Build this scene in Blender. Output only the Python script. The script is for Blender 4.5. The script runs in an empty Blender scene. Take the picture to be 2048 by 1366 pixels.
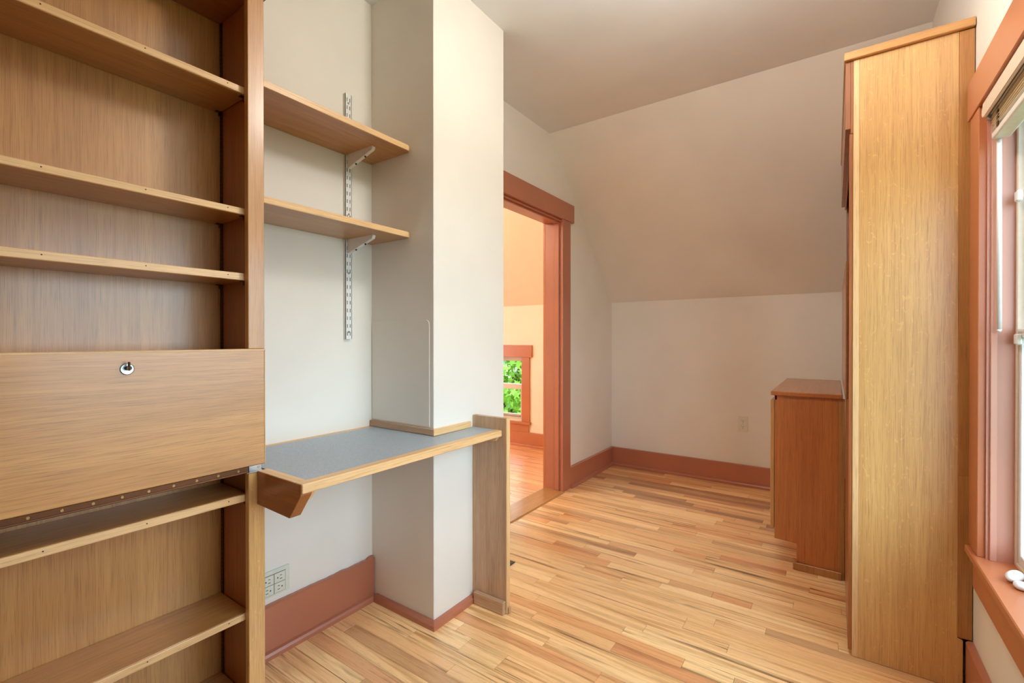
import bpy, bmesh, math, random
from mathutils import Vector, Matrix, noise
R = math.radians
rnd = random.Random(7)
sc = bpy.context.scene
COL = sc.collection

# ------------------------------------------------------------------ camera
cam_d = bpy.data.cameras.new('camera'); cam = bpy.data.objects.new('camera', cam_d); COL.objects.link(cam)
cam.location = (0, 0, 1.12)
cam.rotation_euler = (R(90 - .273), 0, R(34.86))
cam_d.sensor_width = 36; cam_d.lens = 36 * 927.45 / 2048
cam_d.clip_start = .02
sc.camera = cam
# ------------------------------------------------------------------ world, exposure
SKY = 4.6
w = bpy.data.worlds.new('world'); sc.world = w; w.use_nodes = True
nt = w.node_tree; bg = nt.nodes['Background']
tc = nt.nodes.new('ShaderNodeTexCoord'); sep = nt.nodes.new('ShaderNodeSeparateXYZ')
nt.links.new(tc.outputs['Generated'], sep.inputs[0])
rp = nt.nodes.new('ShaderNodeValToRGB'); nt.links.new(sep.outputs['Z'], rp.inputs[0])
rp.color_ramp.elements[0].position = 0; rp.color_ramp.elements[0].color = (.72, .88, 1, 1)
rp.color_ramp.elements[1].position = .8; rp.color_ramp.elements[1].color = (.56, .77, 1, 1)
nt.links.new(rp.outputs[0], bg.inputs[0]); bg.inputs[1].default_value = SKY
vs = sc.view_settings
vs.view_transform = 'Standard'; vs.look = 'None'; vs.gamma = 1; vs.use_curve_mapping = False; vs.exposure = 0.84
sc.cycles.diffuse_bounces = 8; sc.cycles.max_bounces = 12; sc.cycles.glossy_bounces = 4; sc.cycles.transparent_max_bounces = 16
sc.cycles.sample_clamp_indirect = 8
sc.cycles.caustics_reflective = False; sc.cycles.caustics_refractive = False

def portal(loc, rot, sx, sy):
    l = bpy.data.lights.new('window_portal', 'AREA'); l.shape = 'RECTANGLE'; l.size = sx; l.size_y = sy
    o = bpy.data.objects.new('window_portal', l); COL.objects.link(o); o.location = loc; o.rotation_euler = rot
    l.cycles.is_portal = True
    return o
portal((.50, 1.144, 1.14), (0, R(90), 0), 1.31, 1.49)          # right window, facing -X
portal((-2.975, 4.22, .61), (R(-90), 0, 0), .55, .65)          # small window in the next room
portal((-5.14, 1.9, 1.35), (0, R(-90), 0), 1.3, 1.6)           # side window added to light the next room

# ------------------------------------------------------------------ materials
def mat(name):
    m = bpy.data.materials.new(name); m.use_nodes = True
    return m, m.node_tree, m.node_tree.nodes['Principled BSDF']
def N(nt, t, **k):
    n = nt.nodes.new(t)
    for a, b in k.items(): setattr(n, a, b)
    return n
def lin(c):
    return tuple(((x / 255) / 12.92 if x / 255 <= .04045 else ((x / 255 + .055) / 1.055) ** 2.4) for x in c) + (1,)
def mixc(nt, a, b, fac, mode='MIX'):
    n = N(nt, 'ShaderNodeMix', data_type='RGBA', blend_type=mode)
    for sock, v in ((n.inputs[0], fac), (n.inputs[6], a), (n.inputs[7], b)):
        if hasattr(v, 'type'): nt.links.new(v, sock)
        else: sock.default_value = v
    return n.outputs[2]
def ramp(nt, src, stops):
    n = N(nt, 'ShaderNodeValToRGB'); nt.links.new(src, n.inputs[0])
    els = n.color_ramp.elements
    while len(els) < len(stops): els.new(.5)
    for e, (p, c) in zip(els, stops): e.position = p; e.color = c if len(c) == 4 else (*c, 1)
    return n.outputs[0]
def grey(v): return (v, v, v, 1)
def noise_n(nt, vec, scale, detail=3, rough=.5, dist=0):
    n = N(nt, 'ShaderNodeTexNoise'); nt.links.new(vec, n.inputs['Vector'])
    n.inputs['Scale'].default_value = scale; n.inputs['Detail'].default_value = detail
    n.inputs['Roughness'].default_value = rough; n.inputs['Distortion'].default_value = dist
    return n.outputs[0]
def position(nt, scale, per_object=True):
    g = N(nt, 'ShaderNodeNewGeometry'); src = g.outputs['Position']
    if per_object:
        oi = N(nt, 'ShaderNodeObjectInfo')
        mu = N(nt, 'ShaderNodeMath', operation='MULTIPLY'); nt.links.new(oi.outputs['Random'], mu.inputs[0]); mu.inputs[1].default_value = 37.0
        ad = N(nt, 'ShaderNodeVectorMath', operation='ADD'); nt.links.new(src, ad.inputs[0]); nt.links.new(mu.outputs[0], ad.inputs[1]); src = ad.outputs[0]
    mp = N(nt, 'ShaderNodeMapping'); nt.links.new(src, mp.inputs[0]); mp.inputs['Scale'].default_value = scale
    return mp.outputs[0]
def bump(nt, b, h, strength, dist=.001):
    n = N(nt, 'ShaderNodeBump'); n.inputs['Strength'].default_value = strength; n.inputs['Distance'].default_value = dist
    nt.links.new(h, n.inputs['Height']); nt.links.new(n.outputs[0], b.inputs['Normal'])

def oak(name, axis, light, dark, rough=.42, flecks=False, coarse=1.0, var=.10, coat=.75):
    """varnished oak: pore streaks, growth bands and (quarter-sawn) ray flecks, grain along axis"""
    m, nt, b = mat(name)
    def sv(a, c): return tuple(a if i == axis else c for i in range(3))
    big = noise_n(nt, position(nt, sv(1.0, 14 * coarse)), 1.0, 3, .55, .6)
    med = noise_n(nt, position(nt, sv(1.6, 130 * coarse)), 1.0, 3, .6, .3)
    pore = noise_n(nt, position(nt, sv(11, 480)), 1.0, 2, .6)
    c = mixc(nt, lin(light), lin(dark), ramp(nt, big, [(.35, grey(0)), (.65, grey(.45))]))
    c = mixc(nt, c, lin(dark), ramp(nt, med, [(.42, grey(0)), (.70, grey(.45))]))
    c = mixc(nt, c, lin([x * .78 for x in dark]), ramp(nt, pore, [(.50, grey(0)), (.72, grey(.55))]))
    if flecks:
        fl = noise_n(nt, position(nt, sv(26, 60)), 1.0, 1, .4, 2.2)
        c = mixc(nt, c, lin([min(255, x * 1.12) for x in light]), ramp(nt, fl, [(.66, grey(0)), (.72, grey(.3))]))
    oi = N(nt, 'ShaderNodeObjectInfo')
    hs = N(nt, 'ShaderNodeHueSaturation'); nt.links.new(c, hs.inputs['Color'])
    mr = N(nt, 'ShaderNodeMapRange'); nt.links.new(oi.outputs['Random'], mr.inputs[0])
    mr.inputs[3].default_value = 1 - var; mr.inputs[4].default_value = 1 + var * .6
    nt.links.new(mr.outputs[0], hs.inputs['Value'])
    nt.links.new(hs.outputs[0], b.inputs['Base Color'])
    b.inputs['Roughness'].default_value = rough
    b.inputs['Coat Weight'].default_value = coat; b.inputs['Coat Roughness'].default_value = .24
    bump(nt, b, pore, .35, .0006)
    return m
def paint(name, c, rough=.5, bumpy=.15, scale=220, mottled=.04):
    m, nt, b = mat(name)
    p = position(nt, (1, 1, 1), False)
    n1 = noise_n(nt, p, 3.0, 3, .5)
    col = mixc(nt, lin(c), lin([x * (1 - mottled * 2) for x in c]), ramp(nt, n1, [(.4, grey(0)), (.7, grey(1))]))
    nt.links.new(col, b.inputs['Base Color'])
    b.inputs['Roughness'].default_value = rough
    if rough < .4: b.inputs['Coat Weight'].default_value = .5; b.inputs['Coat Roughness'].default_value = .32
    bump(nt, b, noise_n(nt, p, scale, 3, .6), bumpy, .001)
    return m
def plain(name, c, rough=.5, metal=0):
    m, nt, b = mat(name)
    n = noise_n(nt, position(nt, (1, 1, 1), False), 60, 2)
    nt.links.new(mixc(nt, lin(c), lin([x * .93 for x in c]), n), b.inputs['Base Color'])
    b.inputs['Roughness'].default_value = rough; b.inputs['Metallic'].default_value = metal
    return m

LT, DK = (198, 144, 80), (160, 106, 52)
M = {}
for i, ax in enumerate('xyz'):
    M['oak_' + ax] = oak('oak_' + ax, i, LT, DK)
    M['edge_' + ax] = oak('oak_edge_' + ax, i, (234, 194, 140), (206, 160, 106), rough=.5, coarse=2, var=.06, coat=.3)
    M['warm_' + ax] = oak('oak_warm_' + ax, i, (168, 98, 42), (128, 64, 22), var=.06)
    M['red_' + ax] = oak('oak_red_' + ax, i, (190, 114, 50), (158, 82, 30), var=.06)
    M['grey_' + ax] = oak('oak_grey_' + ax, i, (204, 168, 134), (158, 122, 90), rough=.5, coarse=.8, var=.04, coat=.4)
M['scribe'] = oak('oak_scribe', 2, (186, 128, 66), (146, 92, 42), var=.08, coat=.4)
M['quarter'] = oak('oak_quarter_sawn', 2, (218, 172, 106), (192, 140, 80), rough=.33, flecks=True, var=.02, coat=1.0)
M['wall'] = paint('cream_wall_paint', (230, 226, 217), .62, .12, 260, .01)
M['ceil'] = paint('ceiling_paint', (232, 236, 238), .8, .1, 260, .01)
M['peach'] = paint('peach_wall_paint', (238, 228, 206), .6, .12, 260, .01)
M['trim'] = paint('terracotta_gloss_paint', (180, 110, 82), .34, .2, 60, .03)
M['trim2'] = paint('orange_gloss_paint', (190, 112, 68), .34, .2, 60, .03)
M['trim_glare'] = paint('terracotta_glare_tint', (204, 146, 124), .34, .2, 60, .04)  # terracotta with window glare put into its colour, for jamb and stop bead
M['sash'] = plain('cream_sash_paint', (226, 208, 186), .4)
M['vinyl'] = plain('white_vinyl', (236, 238, 238), .35)
M['white'] = plain('white_enamel', (238, 238, 236), .3)
M['ivory'] = plain('ivory_plastic', (226, 224, 208), .35)
M['greyplastic'] = plain('grey_plastic', (222, 226, 212), .4)
M['black'] = plain('dark_slot', (30, 26, 22), .6)
M['darkmetal'] = plain('dark_bronze', (70, 46, 30), .4, .6)
M['bronze'] = plain('brown_hinge_bronze', (104, 62, 34), .38, .6)
M['brass'] = plain('brass', (190, 156, 104), .3, 1)
M['steel'] = plain('zinc_steel', (176, 178, 178), .32, 1)
M['blindmetal'] = plain('blind_headrail', (196, 200, 204), .35, .3)
M['slat'] = plain('cream_slats', (226, 208, 176), .45)
M['bark'] = plain('bark', (74, 60, 46), .9)
M['register'] = plain('floor_register_steel', (110, 108, 100), .4, .7)
m, nt_, b_ = mat('grey_laminate')
p_ = position(nt_, (1, 1, 1), False)
sp = noise_n(nt_, p_, 420, 2, .7)
nt_.links.new(mixc(nt_, lin((172, 184, 194)), lin((138, 150, 160)), ramp(nt_, sp, [(.4, grey(0)), (.65, grey(1))])), b_.inputs['Base Color'])
b_.inputs['Roughness'].default_value = .42
M['laminate'] = m
m, nt_, b_ = mat('window_glass')
nt_.nodes.remove(b_)
tr = N(nt_, 'ShaderNodeBsdfTransparent'); gl = N(nt_, 'ShaderNodeBsdfGlossy'); gl.inputs['Roughness'].default_value = .02
tr.inputs[0].default_value = (.96, .98, .97, 1)
lay_ = N(nt_, 'ShaderNodeLayerWeight'); lay_.inputs[0].default_value = .5
pw = N(nt_, 'ShaderNodeMath', operation='POWER'); nt_.links.new(lay_.outputs['Facing'], pw.inputs[0]); pw.inputs[1].default_value = 5
lw = N(nt_, 'ShaderNodeMath', operation='MULTIPLY_ADD'); nt_.links.new(pw.outputs[0], lw.inputs[0]); lw.inputs[1].default_value = .9; lw.inputs[2].default_value = .03
mx = N(nt_, 'ShaderNodeMixShader'); nt_.links.new(lw.outputs[0], mx.inputs[0]); nt_.links.new(tr.outputs[0], mx.inputs[1]); nt_.links.new(gl.outputs[0], mx.inputs[2])
nt_.links.new(mx.outputs[0], nt_.nodes['Material Output'].inputs[0])
M['glass'] = m
m, nt_, b_ = mat('maple_leaf')
oi = N(nt_, 'ShaderNodeObjectInfo'); gi = N(nt_, 'ShaderNodeNewGeometry')
ad = N(nt_, 'ShaderNodeMath', operation='ADD'); nt_.links.new(oi.outputs['Random'], ad.inputs[0]); nt_.links.new(gi.outputs['Random Per Island'], ad.inputs[1])
fr = N(nt_, 'ShaderNodeMath', operation='FRACT'); nt_.links.new(ad.outputs[0], fr.inputs[0])
lc = ramp(nt_, fr.outputs[0], [(0, lin((96, 142, 32))), (.5, lin((136, 184, 46))), (1, lin((176, 212, 84)))])
nt_.links.new(lc, b_.inputs['Base Color']); b_.inputs['Roughness'].default_value = .45
tl = N(nt_, 'ShaderNodeBsdfTranslucent'); nt_.links.new(lc, tl.inputs[0])
mx = N(nt_, 'ShaderNodeMixShader'); mx.inputs[0].default_value = .4
nt_.links.new(b_.outputs[0], mx.inputs[1]); nt_.links.new(tl.outputs[0], mx.inputs[2]); nt_.links.new(mx.outputs[0], nt_.nodes['Material Output'].inputs[0])
M['leaf'] = m
M['grass'] = paint('lawn', (104, 114, 66), .9, .1, 3, .1)
m, nt_, b_ = mat('lamp_glass'); b_.inputs['Base Color'].default_value = (1, .95, .88, 1)
b_.inputs['Emission Color'].default_value = (1, .80, .58, 1); b_.inputs['Emission Strength'].default_value = 6
M['lamp'] = m

def plank_mat(name, tint, orange=False):
    m, nt, b = mat(name)
    oi = N(nt, 'ShaderNodeObjectInfo')
    if orange:
        base = ramp(nt, oi.outputs['Random'], [(0, lin((222, 168, 114))), (.3, lin((212, 152, 98))), (.6, lin((228, 178, 122))), (.85, lin((204, 142, 90))), (1, lin((222, 164, 108)))])
    else:
        base = ramp(nt, oi.outputs['Random'], [(0, lin((224, 180, 124))), (.12, lin((238, 204, 148))), (.22, lin((212, 152, 98))), (.27, lin((232, 192, 134))), (.40, lin((222, 176, 120))), (.48, lin((176, 130, 88))), (.54, lin((236, 198, 142))), (.66, lin((216, 166, 112))), (.72, lin((202, 138, 90))), (.78, lin((240, 206, 152))), (.90, lin((228, 186, 130))), (.93, lin((146, 104, 70))), (1, lin((168, 122, 82)))])
    bc_ = N(nt, 'ShaderNodeHueSaturation'); nt.links.new(base, bc_.inputs['Color']); bc_.inputs['Value'].default_value = 1.30; bc_.inputs['Saturation'].default_value = 1.0; base = bc_.outputs[0]
    band = noise_n(nt, position(nt, (1.2, 22, 10)), 1.0, 3, .55, 1.0)
    med = noise_n(nt, position(nt, (2.4, 110, 40)), 1.0, 3, .6, .5)
    pore = noise_n(nt, position(nt, (26, 480, 80)), 1.0, 2, .6)
    c = mixc(nt, base, (.58, .42, .29, 1), ramp(nt, band, [(.50, grey(0)), (.68, grey(.8))]), 'MULTIPLY')
    c = mixc(nt, c, (.70, .54, .40, 1), ramp(nt, med, [(.50, grey(0)), (.72, grey(.55))]), 'MULTIPLY')
    c = mixc(nt, c, (.6, .45, .33, 1), ramp(nt, pore, [(.55, grey(0)), (.75, grey(.55))]), 'MULTIPLY')
    # mineral streaks on some boards only
    st = noise_n(nt, position(nt, (.9, 30, 10)), 1.0, 4, .65, .8)
    c = mixc(nt, c, (.26, .19, .14, 1), ramp(nt, st, [(.59, grey(0)), (.67, grey(.95))]), 'MULTIPLY')
    nt.links.new(c, b.inputs['Base Color'])
    b.inputs['Roughness'].default_value = .36
    b.inputs['Coat Weight'].default_value = 1.0; b.inputs['Coat Roughness'].default_value = .26
    bump(nt, b, med, .25, .0006)
    return m
M['plank'] = plank_mat('floor_board_oak', 1)
M['plank2'] = plank_mat('floor_board_orange', 1, True)

# ------------------------------------------------------------------ helpers
def link(name, me, m=None, parent=None):
    o = bpy.data.objects.new(name, me); COL.objects.link(o)
    if m is not None and len(me.materials) == 0: me.materials.append(m)
    if parent is not None:
        o.parent = parent
    return o
def origin(p):
    v = Vector((0, 0, 0))
    while p is not None: v += p.location; p = p.parent
    return v
def finish(name, bm, m, parent=None, smooth=False):
    """bm is in world coordinates; stored relative to the parent chain"""
    off = origin(parent)
    for v in bm.verts: v.co -= off
    if smooth:
        for f in bm.faces: f.smooth = True
    bmesh.ops.recalc_face_normals(bm, faces=bm.faces)
    me = bpy.data.meshes.new(name); bm.to_mesh(me); bm.free()
    return link(name, me, m, parent)
def add_box(bm, x0, x1, y0, y1, z0, z1, bev=0):
    r = bmesh.ops.create_cube(bm, size=1)
    vs_ = r['verts']
    for v in vs_:
        v.co = Vector(((x0 + x1) / 2 + v.co.x * (x1 - x0), (y0 + y1) / 2 + v.co.y * (y1 - y0), (z0 + z1) / 2 + v.co.z * (z1 - z0)))
    if bev:
        es = list({e for v in vs_ for e in v.link_edges})
        bmesh.ops.bevel(bm, geom=es, offset=min(bev, .3 * min(x1 - x0, y1 - y0, z1 - z0)), segments=1, affect='EDGES')
    return vs_
def box(name, x0, x1, y0, y1, z0, z1, m, parent=None, bev=.0015):
    bm = bmesh.new(); add_box(bm, x0, x1, y0, y1, z0, z1, bev)
    return finish(name, bm, m, parent)
def boxes(name, lst, m, parent=None, bev=0):
    bm = bmesh.new()
    for b in lst: add_box(bm, *b, bev)
    return finish(name, bm, m, parent)
def prism(bm, pts, axis, a, b):
    """pts: 2D outline in the two other axes (in order), extruded along axis from a to b"""
    def mk(p, t):
        l = list(p); l.insert(axis, t); return Vector(l)
    va = [bm.verts.new(mk(p, a)) for p in pts]; vb = [bm.verts.new(mk(p, b)) for p in pts]
    n = len(pts)
    bm.faces.new(va); bm.faces.new(vb[::-1])
    for i in range(n): bm.faces.new([va[i], va[(i + 1) % n], vb[(i + 1) % n], vb[i]])
def slab(name, pts, axis, a, b, m, parent=None, bev=.001):
    bm = bmesh.new(); prism(bm, pts, axis, a, b)
    if bev: bmesh.ops.bevel(bm, geom=list(bm.edges), offset=bev, segments=1, affect='EDGES')
    return finish(name, bm, m, parent)
def add_cyl(bm, p, q, r0, r1=None, seg=12):
    p, q = Vector(p), Vector(q); d = q - p
    r = bmesh.ops.create_cone(bm, cap_ends=True, segments=seg, radius1=r0, radius2=r0 if r1 is None else r1, depth=d.length)
    mt = Matrix.Translation((p + q) / 2) @ d.to_track_quat('Z', 'Y').to_matrix().to_4x4()
    bmesh.ops.transform(bm, matrix=mt, verts=r['verts'])
def cyl(name, p, q, r0, m, parent=None, r1=None, seg=16):
    bm = bmesh.new(); add_cyl(bm, p, q, r0, r1, seg)
    return finish(name, bm, m, parent)
def thing(name, label, cat, loc, group=None):
    o = bpy.data.objects.new(name, None); COL.objects.link(o); o.location = loc; o.empty_display_size = .05
    o['label'] = label; o['category'] = cat
    if group: o['group'] = group
    return o
def tag(o, label, cat, group=None):
    o['label'] = label; o['category'] = cat
    if group: o['group'] = group
    return o
def S(o, label=None):
    o['kind'] = 'structure'
    if label: o['label'] = label
    return o
def SE(name, loc=(0, 0, 0)):
    o = bpy.data.objects.new(name, None); COL.objects.link(o); o.location = loc; o['kind'] = 'structure'; return o

# ------------------------------------------------------------------ room dimensions
XL, XR, YF, YB, ZC = -1.645, .36, 3.93, -1.60, 2.56
KZ, SY = 1.445, 2.82            # knee wall height, where the slope meets the flat ceiling
PX, PY0, PY1 = -1.275, 1.30, 1.762   # chimney breast
TW = .135

# walls of the main room
S(boxes('wall_left', [(XL - TW, XL, YB, 2.215, -.02, ZC), (XL - TW, XL, 2.215, 3.01, 2.02, ZC), (XL - TW, XL, 3.01, 4.3, -.02, ZC)], M['wall']), 'pale cream wall with the doorway')
S(box('wall_far', XL, XR, YF, YF + .12, -.02, KZ + .1, M['wall'], bev=0), 'low cream knee wall under the sloped ceiling')
WY0, WY1, WZ0, WZ1 = .40, 1.888, .485, 1.797
S(boxes('wall_right', [(XR, XR + .15, YB, YF + .12, -.02, WZ0 - .02), (XR, XR + .15, YB, YF + .12, WZ1, ZC + .02), (XR, XR + .15, YB, WY0, WZ0 - .02, WZ1), (XR, XR + .15, WY1, YF + .12, WZ0 - .02, WZ1)], M['wall']), 'cream wall with the big window')
S(box('wall_back', XL - TW, XR + .15, YB - .12, YB, -.02, ZC, M['wall'], bev=0))
S(boxes('ceiling', [(XL - TW, XR + .15, YB - .12, SY, ZC, ZC + .12)], M['ceil']), 'flat warm grey ceiling')
sl = (ZC - KZ) / (YF - SY)
bm = bmesh.new()
prism(bm, [(SY, ZC), (YF + .002, KZ), (YF + .16, KZ), (YF + .16, KZ + .1), (SY, ZC + .14)], 0, XL + .0, XR)
S(finish('ceiling', bm, M['wall']), 'sloped ceiling panel down to the knee wall')
pil = S(box('pillar', XL - .01, PX, PY0, PY1, -.01, ZC + .01, M['wall'], bev=.002), 'boxed-in cream chimney pillar')
# barely raised access panel on its side
pts = [(XL + .004, .778), (PX - .022, .778), (PX - .022, 1.178), (PX - .026, 1.190), (PX - .036, 1.196), (XL + .004, 1.196)]
slab('access_panel', pts, 1, PY0 - .0026, PY0 + .002, M['wall'], pil, .0006)

# ---- baseboards
def baseboard(name, axis, a, b, wall, sgn, h, m, shoe=True, wavy=False):
    """board on the plane wall (x or y), sgn = direction into the room; runs a..b along the other axis"""
    t = .018
    prof = [(wall, 0), (wall + sgn * t, 0), (wall + sgn * t, h - .006), (wall + sgn * (t - .006), h), (wall, h)]
    bm = bmesh.new()
    if wavy:   # caulked, slightly ragged top
        n = 36; rows = []
        for i in range(n + 1):
            y = a + (b - a) * i / n
            dz = .004 * noise.noise(Vector((y * 9, 1.3, 0))) + .003 * noise.noise(Vector((y * 31, 4, 0))) + (.006 if i >= n - 1 else 0)
            rows.append([bm.verts.new((p[0], y, p[1] + (dz if p[1] > .1 else 0))) for p in prof])
        for r0, r1 in zip(rows, rows[1:]):
            for k in range(5): bm.faces.new([r0[k], r0[(k + 1) % 5], r1[(k + 1) % 5], r1[k]])
        bm.faces.new(rows[0]); bm.faces.new(rows[-1][::-1])
    elif axis == 1: prism(bm, [(p[0], p[1]) for p in prof], 1, a, b)
    else: prism(bm, [(p[0], p[1]) for p in prof], 0, a, b)
    o = S(finish(name, bm, m))
    if shoe:
        s = .016
        prof = [(wall + sgn * t, 0), (wall + sgn * (t + s), 0), (wall + sgn * (t + s), .014), (wall + sgn * (t + s * .7), .022), (wall + sgn * t, .026)]
        bm = bmesh.new(); prism(bm, prof, axis, a, b)
        finish('shoe_moulding', bm, m, o)
    return o
baseboard('baseboard_left', 1, .69, PY0 - .004, XL, 1, .182, M['trim'], wavy=True)
baseboard('baseboard_left', 1, 3.106, YF, XL, 1, .160, M['trim'])
baseboard('baseboard_far', 0, XL, XR, YF, -1, .160, M['trim'])
baseboard('baseboard_right', 1, YB, 2.024, XR, -1, .166, M['trim'], shoe=False)
def shoe_run(nm, corner_dir):
    """shoe moulding with a true mitre at the outer corner (PX, PY0)"""
    prof = [(0, 0), (.020, 0), (.020, .018), (.012, .028), (0, .030)]
    bm = bmesh.new()
    if corner_dir == 'x':   # along x on the side face
        A = [bm.verts.new((XL + .034, PY0 - d, z)) for d, z in prof]; B = [bm.verts.new((PX + d, PY0 - d, z)) for d, z in prof]
    else:
        A = [bm.verts.new((PX + d, 1.532, z)) for d, z in prof]; B = [bm.verts.new((PX + d + .0003, PY0 - d, z)) for d, z in prof]
    bm.faces.new(A); bm.faces.new(B[::-1])
    for k in range(5): bm.faces.new([A[k], A[(k + 1) % 5], B[(k + 1) % 5], B[k]])
    S(finish(nm, bm, M['trim']), 'shoe moulding round the pillar foot')
shoe_run('trim_1', 'x'); shoe_run('trim_2', 'y')

# ------------------------------------------------------------------ floor with boards
unit = None
def unit_mesh(m):
    bm = bmesh.new(); add_box(bm, -.5, .5, -.5, .5, -1, 0)
    # slight top bevel: 5 quads + inset top
    me = bpy.data.meshes.new('plank'); 
    top = [f for f in bm.faces if f.normal.z > .9]
    bm.normal_update(); top = [f for f in bm.faces if f.normal.z > .9]
    bmesh.ops.inset_individual(bm, faces=top, thickness=.006, depth=0)
    for v in bm.verts:
        if v.co.z > -.01 and (abs(abs(v.co.x) - .5) < 1e-4 or abs(abs(v.co.y) - .5) < 1e-4): v.co.z = -.06
    bm.to_mesh(me); bm.free(); me.materials.append(m); return me
def in_view(x, y):
    fx, fy = -.5716, .8206; rx, ry = .8206, .5716
    d = x * fx + y * fy; l = x * rx + y * ry
    if d < .3: return False
    u = 1024 + 927 * l / d; v = 683 + 927 * 1.12 / d
    return -200 < u < 2250 and v < 1500
def lay(floor, x0, x1, y0, y1, m, seed, limit, keep):
    r = random.Random(seed); me = unit_mesh(m)
    y = y0; rest = bmesh.new(); n = 0; last = None
    while y < y1 - .005:
        wd = r.choice([.057, .057, .057, .057, .048, .082]); wd = min(wd, y1 - y)
        x = x0 - r.uniform(0, .5)
        while x < x1:
            ln = r.choice([.18, .3, .42, .55, .7, .9, 1.1]) * r.uniform(.85, 1.15)
            a, b = max(x, x0), min(x + ln, x1); x += ln
            if b - a < .03:
                continue
            cx, cy = (a + b) / 2, y + wd / 2
            if n < limit and keep(a, b, cy):
                o = bpy.data.objects.new('plank', me); COL.objects.link(o); o.parent = floor
                o.location = Vector((cx, cy, 0)) - floor.location; o.scale = (b - a - .0008, wd - .0007, .012); n += 1
            else:
                add_box(rest, a + .0004, b - .0004, y + .0004, y + wd - .0004, -.012, 0)
        y += wd
    if len(rest.verts):
        o = finish('planks', rest, m, floor); o['kind'] = 'stuff'
    else: rest.free()
    return n
fl = S(box('floor', XL - TW, XR + .15, YB - .12, YF + .12, -.06, -.0125, M['bark'], bev=0), 'strip floor of mixed tan, orange and brown oak boards')
n1 = lay(fl, XL, XR, YB, YF, M['plank'], 3, 300,
         lambda a, b, y: any(in_view(a + (b - a) * t, y) for t in (0, .25, .5, .75, 1)) and b > -1.66 and (a < .06 or y < 2.03))

# ------------------------------------------------------------------ doorway
dr = SE('door_1', (XL, 2.6, 0))
box('door_casing', XL, -1.627, 2.985, 3.106, 0, 1.996, M['trim'], dr)
box('door_casing', XL, -1.627, 2.10, 2.22, 0, 1.996, M['trim'], dr)
box('head_casing', XL, -1.622, 2.05, 3.156, 1.996, 2.128, M['trim'], dr)
box('jamb', XL - TW, XL + .001, 2.99, 3.014, 0, 2.004, M['trim'], dr)
box('jamb', XL - TW, XL + .001, 2.21, 2.235, 0, 2.004, M['trim'], dr)
box('head_jamb', XL - TW, XL + .001, 2.235, 2.99, 1.980, 2.004, M['trim'], dr)
box('door_stop', XL - .050, XL - .014, 2.978, 2.990, .012, 1.980, M['trim'], dr)
box('door_stop', XL - .050, XL - .014, 2.235, 2.247, .012, 1.980, M['trim'], dr)
box('door_stop', XL - .050, XL - .014, 2.247, 2.978, 1.968, 1.980, M['trim'], dr)
bm = bmesh.new(); prism(bm, [(XL - TW - .006, 0), (XL + .032, 0), (XL + .024, .008), (XL - TW, .011)], 1, 2.235, 2.99)
finish('threshold', bm, M['oak_y'], dr)
box('door_casing', XL - TW - .018, XL - TW, 2.99, 3.10, 0, 2.0, M['trim2'], dr)
box('head_casing', XL - TW - .018, XL - TW, 2.10, 3.13, 2.0, 2.12, M['trim2'], dr)

# ------------------------------------------------------------------ next room
BX, BY0, BYF = -5.0, .2, 4.068
S(boxes('wall_beyond', [(BX - .15, XL - TW, BYF, BYF + .15, -.02, .27), (BX - .15, XL - TW, BYF, BYF + .15, .933, 1.56), (BX - .15, -3.25, BYF, BYF + .15, .27, .933), (-2.70, XL - TW, BYF, BYF + .15, .27, .933)], M['peach']), 'peach knee wall of the next room, with a low window')
S(boxes('wall_side_beyond', [(BX - .15, BX, BY0, BYF, -.02, .55), (BX - .15, BX, BY0, BYF, 2.15, ZC), (BX - .15, BX, BY0, 1.1, .55, 2.15), (BX - .15, BX, 2.7, BYF, .55, 2.15)], M['peach']))
S(box('wall_back_beyond', BX - .15, XL - TW, BY0 - .12, BY0, -.02, ZC, M['peach'], bev=0))
S(box('wall_skin_beyond', XL - TW - .004, XL - TW, 3.10, BYF, 0, ZC, M['peach'], bev=0))
S(box('ceiling_beyond', BX - .15, XL - TW, BY0 - .12, SY + .1, ZC, ZC + .12, M['peach'], bev=0))
bm = bmesh.new(); prism(bm, [(SY + .1, ZC), (BYF, 1.472), (BYF + .16, 1.472), (BYF + .16, 1.6), (SY + .1, ZC + .14)], 0, BX - .15, XL - TW)
S(finish('ceiling_beyond', bm, M['peach']), 'sloped peach ceiling of the next room')
f2 = S(box('floor_beyond', BX - .15, XL - TW, BY0 - .12, BYF + .15, -.06, -.0125, M['bark'], bev=0), 'orange strip floor of the next room')
lay(f2, BX, XL - TW - .004, BY0, BYF, M['plank2'], 11, 120, lambda a, b, y: y > 2.2 and b > -3.1 and a > -3.8)
baseboard('baseboard_beyond', 0, BX, XL - TW - .004, BYF, -1, .150, M['trim2'])
w2 = SE('window_2', (-2.975, BYF, .27))
box('window_casing', -2.70, -2.603, BYF - .018, BYF, .255, .933, M['trim2'], w2)
box('window_casing', -3.347, -3.25, BYF - .018, BYF, .255, .933, M['trim2'], w2)
box('head_casing', -3.38, -2.572, BYF - .024, BYF, .933, 1.058, M['trim2'], w2)
box('window_sill', -3.37, -2.590, BYF - .035, BYF + .04, .229, .255, M['trim2'], w2)
box('apron', -3.347, -2.613, BYF - .016, BYF, .150, .229, M['trim2'], w2)
boxes('jamb_liner', [(-3.25, -3.242, BYF, BYF + .14, .255, .933), (-2.708, -2.70, BYF, BYF + .14, .255, .933), (-3.242, -2.708, BYF, BYF + .14, .925, .933), (-3.242, -2.708, BYF + .04, BYF + .15, .25, .27)], M['sash'], w2)
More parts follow.
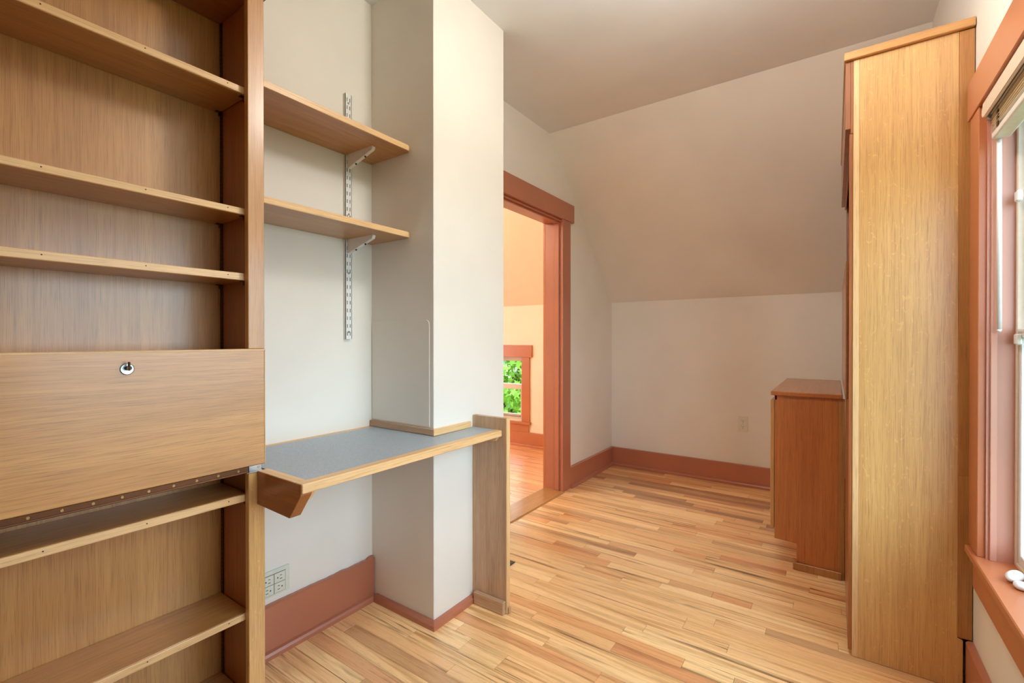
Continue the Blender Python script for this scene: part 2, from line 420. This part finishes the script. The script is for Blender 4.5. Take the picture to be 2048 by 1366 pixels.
def sash(name, x0, x1, y, z0, z1, st, top, bot, par):
    s = boxes(name, [(x0, x0 + st, y, y + .03, z0, z1), (x1 - st, x1, y, y + .03, z0, z1), (x0 + st, x1 - st, y, y + .03, z0, z0 + bot), (x0 + st, x1 - st, y, y + .03, z1 - top, z1)], M['sash'], par, .001)
    box('pane', x0 + st, x1 - st, y + .012, y + .016, z0 + bot, z1 - top, M['glass'], s, 0)
    return s
sash('upper_sash', -3.242, -2.704, BYF + .055, .600, .926, .012, .038, .03, w2)
lo = sash('lower_sash', -3.242, -2.704, BYF + .020, .262, .640, .032, .052, .062, w2)
box('sash_lift', -3.0, -2.735, BYF + .008, BYF + .020, .300, .308, M['steel'], lo)
box('sash_rail', -3.242, -2.704, BYF + .018, BYF + .052, .636, .644, M['vinyl'], lo)
# unseen side window, put in as a daylight source for the next room
w3 = SE('window_3_added', (BX, 1.9, .55))
boxes('window_frame', [(BX - .1, BX - .04, 1.1, 1.16, .55, 2.15), (BX - .1, BX - .04, 2.64, 2.7, .55, 2.15), (BX - .1, BX - .04, 1.16, 2.64, .55, .61), (BX - .1, BX - .04, 1.16, 2.64, 2.09, 2.15), (BX - .1, BX - .04, 1.16, 2.64, 1.33, 1.37)], M['vinyl'], w3)
box('pane', BX - .075, BX - .071, 1.16, 2.64, .61, 2.09, M['glass'], w3, 0)

# ------------------------------------------------------------------ right window
w1 = SE('window_1', (XR, 1.14, WZ0))
CX = .342
box('window_casing', CX, XR, 1.888, 1.99, WZ0, WZ1, M['trim2'], w1)
box('window_casing', CX, XR, .30, .40, WZ0, WZ1, M['trim2'], w1)
box('head_casing', CX - .004, XR, .26, 2.008, WZ1, 1.912, M['trim2'], w1)
box('window_stool', .331, .452, .27, 1.982, WZ0 - .022, WZ0, M['trim2'], w1, .003)
box('apron', .345, XR, .30, 1.955, .368, WZ0 - .022, M['trim2'], w1)
boxes('jamb', [(XR - .001, .51, 1.880, 1.888, WZ0, WZ1), (XR - .001, .51, .40, .408, WZ0, WZ1), (XR - .001, .51, .408, 1.880, WZ1 - .008, WZ1)], M['trim_glare'], w1)
boxes('stop_bead', [(.366, .380, 1.872, 1.880, WZ0, WZ1 - .008), (.366, .380, .408, .416, WZ0, WZ1 - .008)], M['trim_glare'], w1, .001)
boxes('outer_sill', [(.452, .53, .40, 1.888, WZ0 - .03, WZ0 - .006)], M['sash'], w1)
ZT = WZ1 - .008
boxes('window_frame', [(.416, .455, 1.866, 1.880, WZ0, ZT), (.416, .455, .408, .422, WZ0, ZT), (.416, .455, .422, 1.866, WZ0, WZ0 + .012), (.416, .455, .422, 1.866, ZT - .02, ZT)], M['sash'], w1, .002)
def big_sash(x, z0, z1):
    y0, y1, t = .423, 1.865, .018
    s = boxes('window_sash', [(x, x + .014, y0, y0 + t, z0, z1), (x, x + .014, y1 - t, y1, z0, z1), (x, x + .014, y0 + t, y1 - t, z0, z0 + .026), (x, x + .014, y0 + t, y1 - t, z1 - .022, z1)], M['vinyl'], w1, .002)
    box('pane', x + .005, x + .009, y0 + t, y1 - t, z0 + .026, z1 - .022, M['glass'], s, 0)
    return s
lows = big_sash(.420, WZ0 + .013, 1.145); big_sash(.437, 1.120, ZT - .021)
box('meeting_rail', .416, .436, .424, 1.864, 1.140, 1.149, M['vinyl'], lows, .002)
for z in (1.50, 1.105):
    box('sash_latch', .408, .420, 1.836, 1.860, z, z + .030, M['white'], w1, .003)

# ------------------------------------------------------------------ window blind (drawn up)
bl = thing('window_blind', 'cream slatted blind pulled right up at the top of the big window', 'blind', (.37, 1.14, 1.70))
def rail(name, x0, x1, z0, z1, y0, y1, m, rad=.006):
    bm = bmesh.new(); n = 5; pts = []
    r_ = min(rad, (x1 - x0) / 2.01, (z1 - z0) / 2.01)
    for cx, cz, a0 in ((x1 - r_, z1 - r_, 0), (x0 + r_, z1 - r_, 90), (x0 + r_, z0 + r_, 180), (x1 - r_, z0 + r_, 270)):
        for k in range(n): a = R(a0 + 90 * k / (n - 1)); pts.append((cx + r_ * math.cos(a), cz + r_ * math.sin(a)))
    prism(bm, pts, 1, y0, y1); return finish(name, bm, m, bl)
bm = bmesh.new()   # valance with a rounded, stepped end
prism(bm, [(.50, 1.748), (1.838, 1.748), (1.858, 1.752), (1.866, 1.762), (1.864, 1.774), (1.852, 1.780), (1.850, 1.790), (.50, 1.790)], 0, .343, .351)
bmesh.ops.bevel(bm, geom=list(bm.edges), offset=.0015, segments=2, affect='EDGES')
finish('valance', bm, M['sash'], bl)
rail('head_rail', .356, .396, 1.752, 1.786, .43, 1.856, M['blindmetal'], .004)
for k in range(12):
    z = 1.7475 - k * .0033
    bm = bmesh.new(); dy = rnd.uniform(-.004, .004); dx = rnd.uniform(-.003, .003)
    prism(bm, [(.362 + dx, z - .0007), (.379 + dx, z + .0009), (.396 + dx, z - .0007), (.396 + dx, z + .0005), (.379 + dx, z + .0021), (.362 + dx, z + .0005)], 1, .44, 1.848 + dy)
    finish('slat', bm, M['slat'], bl)
rail('bottom_rail', .362, .400, 1.684, 1.704, .44, 1.852, M['white'], .005)
for y in (1.79, .55):
    s = boxes('cord_guide', [(.360, .362, y - .008, y + .008, 1.700, 1.755), (.372, .376, y - .003, y + .003, 1.700, 1.758)], M['darkmetal'], bl)
boxes('tilt_gear', [(.352, .374, 1.846, 1.862, 1.742, 1.768), (.365, .392, 1.856, 1.864, 1.728, 1.742)], M['steel'], bl, .002)
bm = bmesh.new(); add_cyl(bm, (.378, 1.858, 1.735), (.380, 1.858, 1.148), .0056, seg=10)
add_cyl(bm, (.380, 1.858, 1.148), (.380, 1.858, 1.140), .0056, .004, seg=10)
finish('tilt_wand', bm, M['white'], bl, True)

# white catch lying on the sill
ct = thing('plastic_catch', 'small white two-lobed plastic catch lying on the window sill', 'catch', (.375, 1.72, WZ0))
def ellip(name, c, r, rot, m, par):
    bm = bmesh.new(); bmesh.ops.create_uvsphere(bm, u_segments=18, v_segments=10, radius=1)
    mt = Matrix.Translation(c) @ Matrix.Rotation(rot, 4, 'Z') @ Matrix.Diagonal((*r, 1))
    bmesh.ops.transform(bm, matrix=mt, verts=bm.verts); return finish(name, bm, m, par, True)
ellip('lever', (.388, 1.748, WZ0 + .014), (.016, .034, .013), R(-28), M['white'], ct)
ellip('base', (.389, 1.700, WZ0 + .010), (.015, .017, .0105), 0, M['white'], ct)

# ------------------------------------------------------------------ bookcase on the left
bk = thing('bookcase', 'tall oak bookcase with a drop-front flap, standing against the left wall', 'bookcase', (-1.45, .37, 0))
FX, SX = -1.345, -1.368          # face frame front, shelf front edge
YL, YR = .055, .687
IB = -1.548                      # face of the back panel
box('side_panel', XL + .002, -1.366, .657, YR, 0, 2.10, M['warm_z'], bk)
box('side_panel', XL + .002, -1.366, YL, YL + .03, 0, 2.10, M['warm_z'], bk)
box('back_panel', IB - .008, IB, YL + .03, .657, .0, 2.105, M['oak_z'], bk, 0)
box('top_panel', IB, -1.366, YL + .03, .657, 2.082, 2.10, M['warm_y'], bk)
for y0, y1 in ((.642, YR), (YL, YL + .045)):
    box('stile', -1.366, FX, y0, y1, 1.0935, 2.099, M['edge_z'] if 0 else M['oak_z'], bk)
    box('stile', -1.366, FX, y0, y1, 0, .744, M['quarter'], bk)
box('cornice', XL + .002, FX + .016, YL - .012, YR + .012, 2.100, 2.128, M['warm_y'], bk, .003)
def shelf(z0, z1, nm='shelf', front=SX, nails=True):
    s = box(nm, IB + .001, front - .006, YL + .032, .6555, z0, z1, M['oak_y'], bk)
    e = box('edge_band', front - .006, front, YL + .032, .6555, z0, z1, M['edge_y'], s, .0015)
    if nails:
        for y in (.235, .415, .60):
            cyl('plug', (front - .002, y, (z0 + z1) / 2 + .002), (front + .0003, y, (z0 + z1) / 2 + .002), .0016, M['darkmetal'], s, seg=8)
    return s
for a, b in ((1.811, 1.830), (1.471, 1.489), (1.286, 1.306), (.661, .681), (.325, .344), (.080, .100)):
    shelf(a, b)
shelf(1.066, 1.085, 'fixed_shelf', nails=False); shelf(.745, .764, 'fixed_shelf', nails=False)
box('toe_board', -1.39, -1.372, YL + .032, .6555, .0, .080, M['oak_y'], bk)
for x in (-1.536, -1.386):
    for ys, sg in ((.657, -1), (YL + .03, 1)):
        for z0, z1 in ((.10, .744), (1.086, 2.08)):
            st = box('shelf_standard', x - .006, x + .006, min(ys, ys + sg * .003), max(ys, ys + sg * .003), z0, z1, M['darkmetal'], bk, 0)
            n = int((z1 - z0) / .0127); bm = bmesh.new()
            for k in range(n):
                z = z0 + .006 + k * .0127
                add_box(bm, x - .0035, x + .0035, ys + sg * .0031 - .0002, ys + sg * .0031 + .0002, z, z + .005)
            o = finish('slots', bm, M['black'], st); o['kind'] = 'stuff'
for z in (1.811, 1.471, 1.286, .661, .325):
    for x in (-1.536, -1.386):
        boxes('shelf_clip', [(x - .006, x + .006, .640, .6535, z - .0022, z - .0002), (x - .006, x + .006, .6500, .6535, z - .012, z - .0022)], M['darkmetal'], bk)
# drop-front flap
flap = box('drop_flap', -1.365, FX + .001, YL, YR, .7635, 1.0925, M['oak_y'], bk, .002)
box('edge_band', -1.3655, FX + .0014, YL, YR, 1.0875, 1.0932, M['edge_y'], flap, .001)
box('edge_band', -1.3655, FX + .0014, YR - .001, YR + .0012, .7635, 1.0925, M['edge_z'], flap, .0005)
hg = boxes('piano_hinge', [(FX - .001, FX + .0016, YL + .01, .640, .7495, .7632), (FX - .016, FX - .001, YL + .01, .640, .7495, .7505)], M['bronze'], bk)
cylb = cyl('hinge_pin', (FX + .0016, YL + .01, .7490), (FX + .0016, .640, .7490), .0022, M['bronze'], hg, seg=8)
for k in range(12):
    y = .614 - k * .0506
    if y > YL + .02:
        bm = bmesh.new(); add_cyl(bm, (FX + .0014, y, .7568), (FX + .0026, y, .7568), .0040, .003, 10)
        finish('screw', bm, M['brass'], hg)
bm = bmesh.new(); add_cyl(bm, (FX + .001, .371, 1.051), (FX + .003, .371, 1.051), .0140, .0120, 24)
es = finish('lock_rose', bm, M['steel'], flap)
cyl('key_barrel', (FX + .003, .371, 1.053), (FX + .018, .371, 1.054), .0050, M['darkmetal'], es)
bm = bmesh.new(); add_box(bm, FX + .010, FX + .020, .3695, .3725, 1.048, 1.068, .001)
finish('key_bow', bm, M['darkmetal'], es)
hp = boxes('corner_hinge', [(FX + .0005, FX + .0022, .642, .676, .7500, .7640), (FX - .018, FX + .003, .636, .680, .7445, .7462), (FX - .002, FX + .003, .642, .678, .7462, .7500)], M['steel'], bk, .0005)
cyl('screw', (FX + .0022, .668, .758), (FX + .0034, .668, .758), .0035, M['brass'], hp, seg=10)

# ------------------------------------------------------------------ wall shelves with bracket hardware
def wall_shelf(z0, z1, lab):
    t = thing('wall_shelf', lab, 'shelf', (XL, 1.0, z0), 'oak shelves on the slotted wall standard')
    x1, y1, r_ = -1.395, PY0 - .002, .022
    pts = [(XL + .002, YR + .002), (x1 - .006, YR + .002), (x1 - .006, y1 - r_)]
    for k in range(1, 7): a = R(15 * k); pts.append((x1 - r_ + (r_ - .006) * math.cos(a), y1 - r_ + (r_ - .0) * math.sin(a)))
    pts.append((XL + .002, y1))
    slab('board', [(p[0], p[1]) for p in pts], 2, z0, z1, M['oak_y'], t, .0008)
    # solid front edge that turns the corner
    o, i_ = [], []
    for k in range(7):
        a = R(15 * k); o.append((x1 - r_ + r_ * math.cos(a), y1 - r_ + r_ * math.sin(a))); i_.append((x1 - r_ + (r_ - .006) * math.cos(a), y1 - r_ + (r_ - .0005) * math.sin(a)))
    pts = [(x1 - .006, YR + .002), (x1, YR + .002)] + o + i_[::-1]
    slab('edge_band', pts, 2, z0 - .0004, z1 + .0004, M['edge_y'], t, .001)
    return t
wall_shelf(1.872, 1.892, 'upper oak wall shelf beside the pillar, on a white bracket')
wall_shelf(1.527, 1.547, 'lower oak wall shelf beside the pillar, on a white bracket')
sd = thing('shelf_standard', 'white slotted metal upright screwed to the wall, carrying both wall shelves', 'shelf upright', (XL, 1.175, 1.12))
YS0, YS1 = 1.160, 1.190
boxes('channel', [(XL, XL + .013, YS0, YS0 + .002, 1.121, 2.12), (XL, XL + .013, YS1 - .002, YS1, 1.121, 2.12), (XL + .011, XL + .013, YS0, YS1, 1.121, 2.12)], M['white'], sd)
bm = bmesh.new(); z = 1.135; k = 0
while z < 2.11:
    for y in (1.1685, 1.1815): add_box(bm, XL + .0128, XL + .0133, y - .0014, y + .0014, z, z + .015)
    z += .0318; k += 1
o = finish('slots', bm, M['black'], sd); o['kind'] = 'stuff'
for z in (1.150, 1.39, 1.63, 1.87, 2.083):
    o = cyl('screw', (XL + .012, 1.175, z), (XL + .0148, 1.175, z), .0042, M['steel'], sd, seg=10)
def bracket(zt, lab):
    t = thing('shelf_bracket', lab, 'bracket', (XL + .014, 1.175, zt), 'white triangular brackets of the wall shelves')
    x0, x1 = XL + .0135, -1.478
    for y in (1.1695, 1.1795):
        bm = bmesh.new(); prism(bm, [(x0, zt), (x0, zt - .052), (x0 + .006, zt - .054), (x1, zt - .012), (x1 + .003, zt - .006), (x1 + .002, zt)], 1, y - .001, y + .001)
        finish('cheek', bm, M['white'], t)
    bm = bmesh.new(); prism(bm, [(x0 + .002, zt - .0555), (x0 + .006, zt - .057), (x1 + .002, zt - .0145), (x1 + .006, zt - .006), (x1 + .005, zt - .0005), (x1 + .002, zt - .002), (x1, zt - .011), (x0 + .006, zt - .0535)], 1, 1.1675, 1.1815)
    finish('flange', bm, M['white'], t)
    for f_ in (.28, .66):
        px_, pz_ = x0 + .006 + (x1 - x0) * f_, zt - .056 + .0425 * f_
        cyl('screw', (px_ + .001, 1.1745, pz_ - .0045), (px_ - .004, 1.1745, pz_ + .004), .0034, M['black'], t, seg=8)
bracket(1.872, 'white triangular bracket under the upper wall shelf')
bracket(1.527, 'white triangular bracket under the lower wall shelf')

# ------------------------------------------------------------------ desk
dk = thing('wall_desk', 'built-in desk with a grey laminate top and oak edging, notched round the pillar', 'desk', (-1.4, 1.1, 0))
DZ0, DZ1, DXF, DYL, DYR = .722, .747, -1.118, YR + .001, 1.533
o = slab('desktop', [(XL + .022, DYL + .001), (DXF - .034, DYL + .001), (DXF - .034, DYR), (PX + .001, DYR), (PX + .001, PY0 - .001), (XL + .022, PY0 - .001)], 2, DZ0, DZ1 - .0005, M['laminate'], dk, .0)
box('front_edging', DXF - .034, DXF, .666, DYR, DZ0, DZ1, M['edge_y'], dk, .002)
box('end_edging', FX + .001, DXF - .034, .666, .697, DZ0 + .002, DZ1, M['edge_x'], dk, .001)
box('back_edging', XL + .001, XL + .022, DYL + .001, PY0 - .001, DZ0, DZ1 + .0005, M['edge_y'], dk, .001)
br = slab('support_bracket', [(FX + .001, DZ1 - .0005), (DXF - .006, DZ1 - .0005), (DXF - .006, DZ0 - .006), (-1.177, .648), (FX + .001, .652)], 1, .6645, .6965, M['warm_x'], dk, .001)
slab('cleat', [(XL + .01, DZ0), (-1.128, DZ0), (-1.152, .692), (XL + .01, .692)], 1, .6975, .712, M['edge_x'], dk, .001)
slab('cleat', [(PX + .002, DZ0), (-1.128, DZ0), (-1.143, .703), (-1.152, .700), (-1.160, .703), (PX + .002, .703)], 1, DYR - .014, DYR, M['edge_x'], dk, .001)
# splash strips at the pillar
slab('splash_strip', [(XL + .002, PY0 - .001), (PX - .0, PY0 - .001), (PX + .012, PY0 - .013), (XL + .002, PY0 - .013)], 2, DZ1 + .0006, DZ1 + .026, M['grey_x'], dk, .0012)
slab('splash_strip', [(PX + .001, PY0 - .001), (PX + .001, 1.512), (PX + .013, 1.512), (PX + .013, PY0 - .013)], 2, DZ1 + .0006, DZ1 + .026, M['edge_y'], dk, .0012)
# end support panel
ep = thing('end_panel', 'upright oak board holding up the right end of the desk, in front of the pillar', 'panel', (-1.19, 1.545, 0))
box('board', PX + .001, -1.100, DYR + .001, 1.557, 0.001, .797, M['grey_z'], ep, .001)
box('front_lipping', -1.100, -1.094, DYR + .001, 1.557, 0.001, .797, M['edge_z'], ep, .0008)
box('toe_block', PX + .022, -1.099, 1.513, DYR, 0.001, .052, M['grey_x'], ep, .002)
box('shim', -1.094, -1.086, 1.538, 1.552, 0.001, .026, M['grey_x'], ep, .001)

# ------------------------------------------------------------------ tall cabinet on the right
tb = thing('tall_bookcase', 'tall oak bookcase seen end-on beside the big window', 'bookcase', (.2, 2.6, 0))
QY0, QY1 = 2.028, 3.21
slab('end_panel', [(.069, .001), (.337, .001), (.337, .160), (.322, .166), (.322, 2.10), (.069, 2.10)], 1, QY0, QY0 + .02, M['quarter'], tb, .0008)
box('stile', .051, .069, QY0 - .001, QY0 + .04, .001, 2.10, M['edge_z'], tb, .0015)
for z0, z1 in ((.167, .685), (.6855, 2.098)):
    box('scribe_strip', .3225, XR - .002, QY0 - .001, QY0 + .018, z0, z1, M['scribe'], tb, .001)
box('end_panel', .051, .337, QY1 - .02, QY1, .001, 2.10, M['warm_z'], tb)
box('back_panel', .325, .333, QY0 + .02, QY1 - .02, .17, 2.10, M['warm_z'], tb, 0)
for z in (.05, .40, .85, 1.40, 1.66, 1.90):
    box('shelf', .072, .324, QY0 + .0205, QY1 - .0205, z, z + .019, M['warm_y'], tb)
box('top_panel', .051, .333, QY0 + .0205, QY1 - .0205, 2.080, 2.099, M['warm_y'], tb)
box('cornice', .024, XR - .002, QY0 - .014, QY1 + .01, 2.1005, 2.128, M['oak_x'], tb, .002)
box('fascia', .028, .043, QY0 + .0, QY1, 1.862, 2.100, M['warm_z'], tb, .001)
box('fascia_rail', .043, .0505, QY0 + .0, QY1, 1.845, 2.100, M['warm_z'], tb, .001)
box('stile', .040, .0505, QY0 + .002, QY0 + .045, .02, 1.845, M['warm_z'], tb, .001)
fl2 = box('drop_flap', .032, .0395, QY0 + .06, QY1, .90, 1.405, M['warm_y'], tb, .001)
box('cabinet_door', .040, .0505, QY0 + .047, 2.62, .02, .895, M['warm_z'], tb, .001)

bc = thing('base_cabinet', 'low oak cabinet with an overhanging top, in front of the tall bookcase', 'cabinet', (-.1, 3.08, 0))
CY0, CY1 = 2.640, 3.545
slab('end_panel', [(-.245, .130), (-.150, .126), (-.150, .001), (.014, .001), (.014, .842), (-.245, .842)], 1, CY0, CY0 + .02, M['red_z'], bc, .001)
box('scribe_strip', .0145, .0385, CY0 - .001, CY0 + .02, .001, .842, M['scribe'], bc, .001)
box('end_panel', -.245, .028, CY1 - .02, CY1, .001, .842, M['red_z'], bc)
box('carcass_bottom', -.245, .026, CY0 + .0205, CY1 - .0205, .130, .150, M['red_y'], bc)
box('back_panel', .018, .026, CY0 + .0205, CY1 - .0205, .150, .842, M['red_z'], bc, 0)
box('toe_kick', -.152, -.136, CY0 + .0205, CY1 - .0205, .001, .129, M['red_y'], bc)
for y0, y1 in ((CY0 + .002, 3.091), (3.094, CY1 - .002)):
    d = box('cabinet_door', -.264, -.247, y0, y1, .178, .817, M['oak_z'], bc, .002)
box('worktop', -.262, .030, CY0 - .014, CY1 + .01, .8425, .863, M['red_y'], bc, .003)
box('front_rail', -.247, -.235, CY0 + .0, CY1, .818, .842, M['red_y'], bc)
box('base_strip', -.166, .028, CY0 - .012, CY0 - .001, .001, .036, M['scribe'], bc, .002)
box('base_block', -.168, -.152, CY0 - .012, CY0 + .012, .036, .048, M['scribe'], bc, .001)

# ------------------------------------------------------------------ outlets, register
def receptacle(par, c, u, v, n, s, ma, sock_round=False, flip=1, s2=None):
    s2 = s2 or s
    """one socket face centred c with axes u (width), v (height), normal n"""
    c, u, v, n = Vector(c), Vector(u), Vector(v), Vector(n)
    def pb(name, cu, cv, wu, wv, t0, t1, mm, p):
        bm = bmesh.new(); vs_ = add_box(bm, -.5, .5, -.5, .5, -.5, .5)
        for x in vs_:
            a = x.co.copy(); x.co = c + u * (cu + a.x * wu) + v * (cv + a.y * wv) + n * ((t0 + t1) / 2 + a.z * (t1 - t0))
        if name == 'socket': bmesh.ops.bevel(bm, geom=list(bm.edges), offset=.001, segments=1, affect='EDGES')
        return finish(name, bm, mm, p)
    if sock_round:
        bm = bmesh.new(); seg = 20; a_, b_ = [], []
        for k in range(seg):
            t = 2 * math.pi * k / seg; pu = max(-.0145, min(.0145, .017 * math.cos(t))) ; pv = max(-.0125, min(.0125, .0165 * math.sin(t)))
            p = c + u * pu + v * pv; a_.append(bm.verts.new(p)); b_.append(bm.verts.new(p + n * .002))
        bm.faces.new(b_)
        for k in range(seg): bm.faces.new([a_[k], a_[(k + 1) % seg], b_[(k + 1) % seg], b_[k]])
        sk = finish('socket', bm, ma, par)
    else:
        pb('shadow_gap', 0, 0, s + .003, s + .003, 0, .0004, M['black'], par) if False else None
        sk = pb('socket', 0, 0, s, s2, 0, .003, ma, par)
    t = .0021 if sock_round else .0031
    pb('slot', -.006, .004 * flip, .0022, .009, t - .0005, t, M['black'], sk)
    pb('slot', .006, .004 * flip, .0022, .0075, t - .0005, t, M['black'], sk)
    pb('ground_hole', 0, -.008 * flip, .0045, .0045, t - .0005, t, M['black'], sk)
ol = thing('outlet_strip', 'six-way grey outlet plate on the wall under the desk, above the baseboard', 'outlet', (XL, .85, .255))
box('cover_plate', XL, XL + .007, .762, .926, .205, .298, M['greyplastic'], ol, .004)
box('socket_surround', XL + .007, XL + .0076, .782, .910, .212, .284, M['black'], ol, 0)
for cy in (.804, .846, .888):
    receptacle(ol, (XL + .0062, cy, .2655), (0, 0, 1), (0, 1, 0), (1, 0, 0), .0340, M['greyplastic'], s2=.0402)
    receptacle(ol, (XL + .0062, cy, .2300), (0, 0, 1), (0, 1, 0), (1, 0, 0), .0340, M['greyplastic'], s2=.0402, flip=-1)
o2 = thing('wall_outlet', 'ivory duplex outlet low on the far knee wall', 'outlet', (-.578, YF, .472))
box('cover_plate', -.612, -.544, YF - .005, YF, .413, .531, M['ivory'], o2, .002)
for z in (.495, .449): receptacle(o2, (-.578, YF - .005, z), (1, 0, 0), (0, 0, 1), (0, -1, 0), .03, M['ivory'], True)
cyl('screw', (-.578, YF - .005, .472), (-.578, YF - .0062, .472), .003, M['steel'], o2, seg=10)
rg = thing('floor_register', 'grey metal floor vent tucked behind the pillar', 'vent', (-1.44, 1.86, 0))
box('frame', -1.575, -1.312, 1.815, 1.915, .0003, .004, M['register'], rg, .0015)
for k in range(14): box('louvre', -1.565 + k * .0182, -1.553 + k * .0182, 1.825, 1.905, .004, .0058, M['register'] if k % 2 else M['darkmetal'], rg, 0)

# ------------------------------------------------------------------ ceiling lamps (added to light the rooms, out of the frame)
def added_lamp(x, y, lab, power, col, zc=ZC, r=.13):
    t = thing('added_lamp', lab, 'lamp', (x, y, zc))
    cyl('mount', (x, y, zc), (x, y, zc - .03), r * .95, M['white'], t, seg=32)
    bm = bmesh.new(); bmesh.ops.create_uvsphere(bm, u_segments=28, v_segments=14, radius=r)
    for v in bm.verts: v.co = Vector((x, y, zc - .03)) + Vector((v.co.x, v.co.y, min(v.co.z, 0) * .62))
    finish('glass_bowl', bm, M['lamp'], t, True)
    l = bpy.data.lights.new('bulb', 'POINT'); l.energy = power; l.color = col; l.shadow_soft_size = .1
    o = bpy.data.objects.new('bulb', l); COL.objects.link(o); o.parent = t; o.location = (0, 0, -.26)
added_lamp(-.28, 1.34, 'unseen frosted bowl ceiling lamp added as fill in the main room', 14, (1, .97, .92))
added_lamp(-3.0, 1.9, 'unseen frosted bowl ceiling lamp added in the next room', 30, (1, .86, .72))

# ------------------------------------------------------------------ outdoors
lw_ = box('lawn', -40, 40, -30, 60, -3.4, -3.22, M['grass'], bev=0); lw_['kind'] = 'stuff'; lw_['label'] = 'mown lawn below the house'
tree = thing('maple_tree', 'leafy green maple seen through the low window of the next room', 'tree', (-5.6, 8.2, -3.2))
bm = bmesh.new(); add_cyl(bm, (-5.6, 8.2, -3.2), (-5.5, 8.1, .4), .20, .12, 10); finish('trunk', bm, M['bark'], tree)
for k in range(7):
    a = k * 2.4; bm = bmesh.new(); z0 = -1.0 + k * .22
    add_cyl(bm, (-5.55, 8.15, z0), (-5.55 + 1.7 * math.cos(a), 8.15 + 1.5 * math.sin(a), z0 + 1.0), .06, .02, 7); finish('branch', bm, M['bark'], tree)
lobes = []
for k in range(10):   # five-lobed maple leaf outline
    a = R(90 + 36 * k); r_ = (1.0 if k % 2 == 0 else .42) * (.8 if k in (4, 6) else 1)
    lobes.append((math.cos(a) * r_, math.sin(a) * r_))
def leaf_pts(size, mt): return [mt @ Vector((x * size, y * size, -.18 * size * (x * x + y * y) ** .5)) for x, y in [(0, 0)] + lobes]
def rot_rand(r_):
    return Matrix.Rotation(r_.uniform(-.9, .9), 4, 'X') @ Matrix.Rotation(r_.uniform(-.9, .9), 4, 'Y') @ Matrix.Rotation(r_.uniform(0, 6.28), 4, 'Z')
def outward(p, c):
    d = (p - c); d.z += .5; return d.to_track_quat('Z', 'Y').to_matrix().to_4x4()
me = bpy.data.meshes.new('leaf'); P_ = leaf_pts(1, Matrix.Identity(4))
me.from_pydata([tuple(v) for v in P_], [], [(0, i, i % 10 + 1) for i in range(1, 11)]); me.materials.append(M['leaf'])
rl = random.Random(5); verts, faces = [], []
blobs = [(Vector((-5.5, 8.0, .2)), 1.9), (Vector((-4.6, 7.2, .3)), 1.1), (Vector((-5.6, 7.1, -.6)), 1.1), (Vector((-4.4, 7.3, -1.0)), .9), (Vector((-6.6, 8.3, .9)), 1.4), (Vector((-4.7, 8.4, 1.4)), 1.2), (Vector((-5.4, 7.0, 1.3)), .9)]
cand = []
for k in range(9000):
    c, r_ = rl.choice(blobs)
    d = Vector((rl.gauss(0, 1), rl.gauss(0, 1), rl.gauss(0, 1))).normalized()
    p = c + d * r_ * rl.uniform(.72, 1.02)
    cand.append((p, c))
def seen(p):   # in the sight cone through the low window
    if p.y < 5: return 1e9
    t = 4.068 / p.y; x, z = p.x * t, 1.12 + (p.z - 1.12) * t
    return p.y if (-2.95 < x < -2.66 and .28 < z < .95) else 1e9
cand.sort(key=lambda q: seen(q[0]))
for k, (p, c) in enumerate(cand):
    mt = outward(p, c) @ rot_rand(rl); s = rl.uniform(.07, .105)
    if k < 260 and seen(p) < 1e8:
        o = bpy.data.objects.new('leaf', me); COL.objects.link(o); o.parent = tree
        o.matrix_local = Matrix.Translation(p - tree.location) @ mt @ Matrix.Scale(s, 4)
    else:
        n = len(verts); verts += [tuple(v + (p - tree.location)) for v in leaf_pts(s, mt)]
        faces += [(n, n + i, n + i % 10 + 1) for i in range(1, 11)]
me2 = bpy.data.meshes.new('foliage'); me2.from_pydata(verts, [], faces)
o = link('foliage', me2, M['leaf'], tree); o['kind'] = 'stuff'
print('planks', n1)
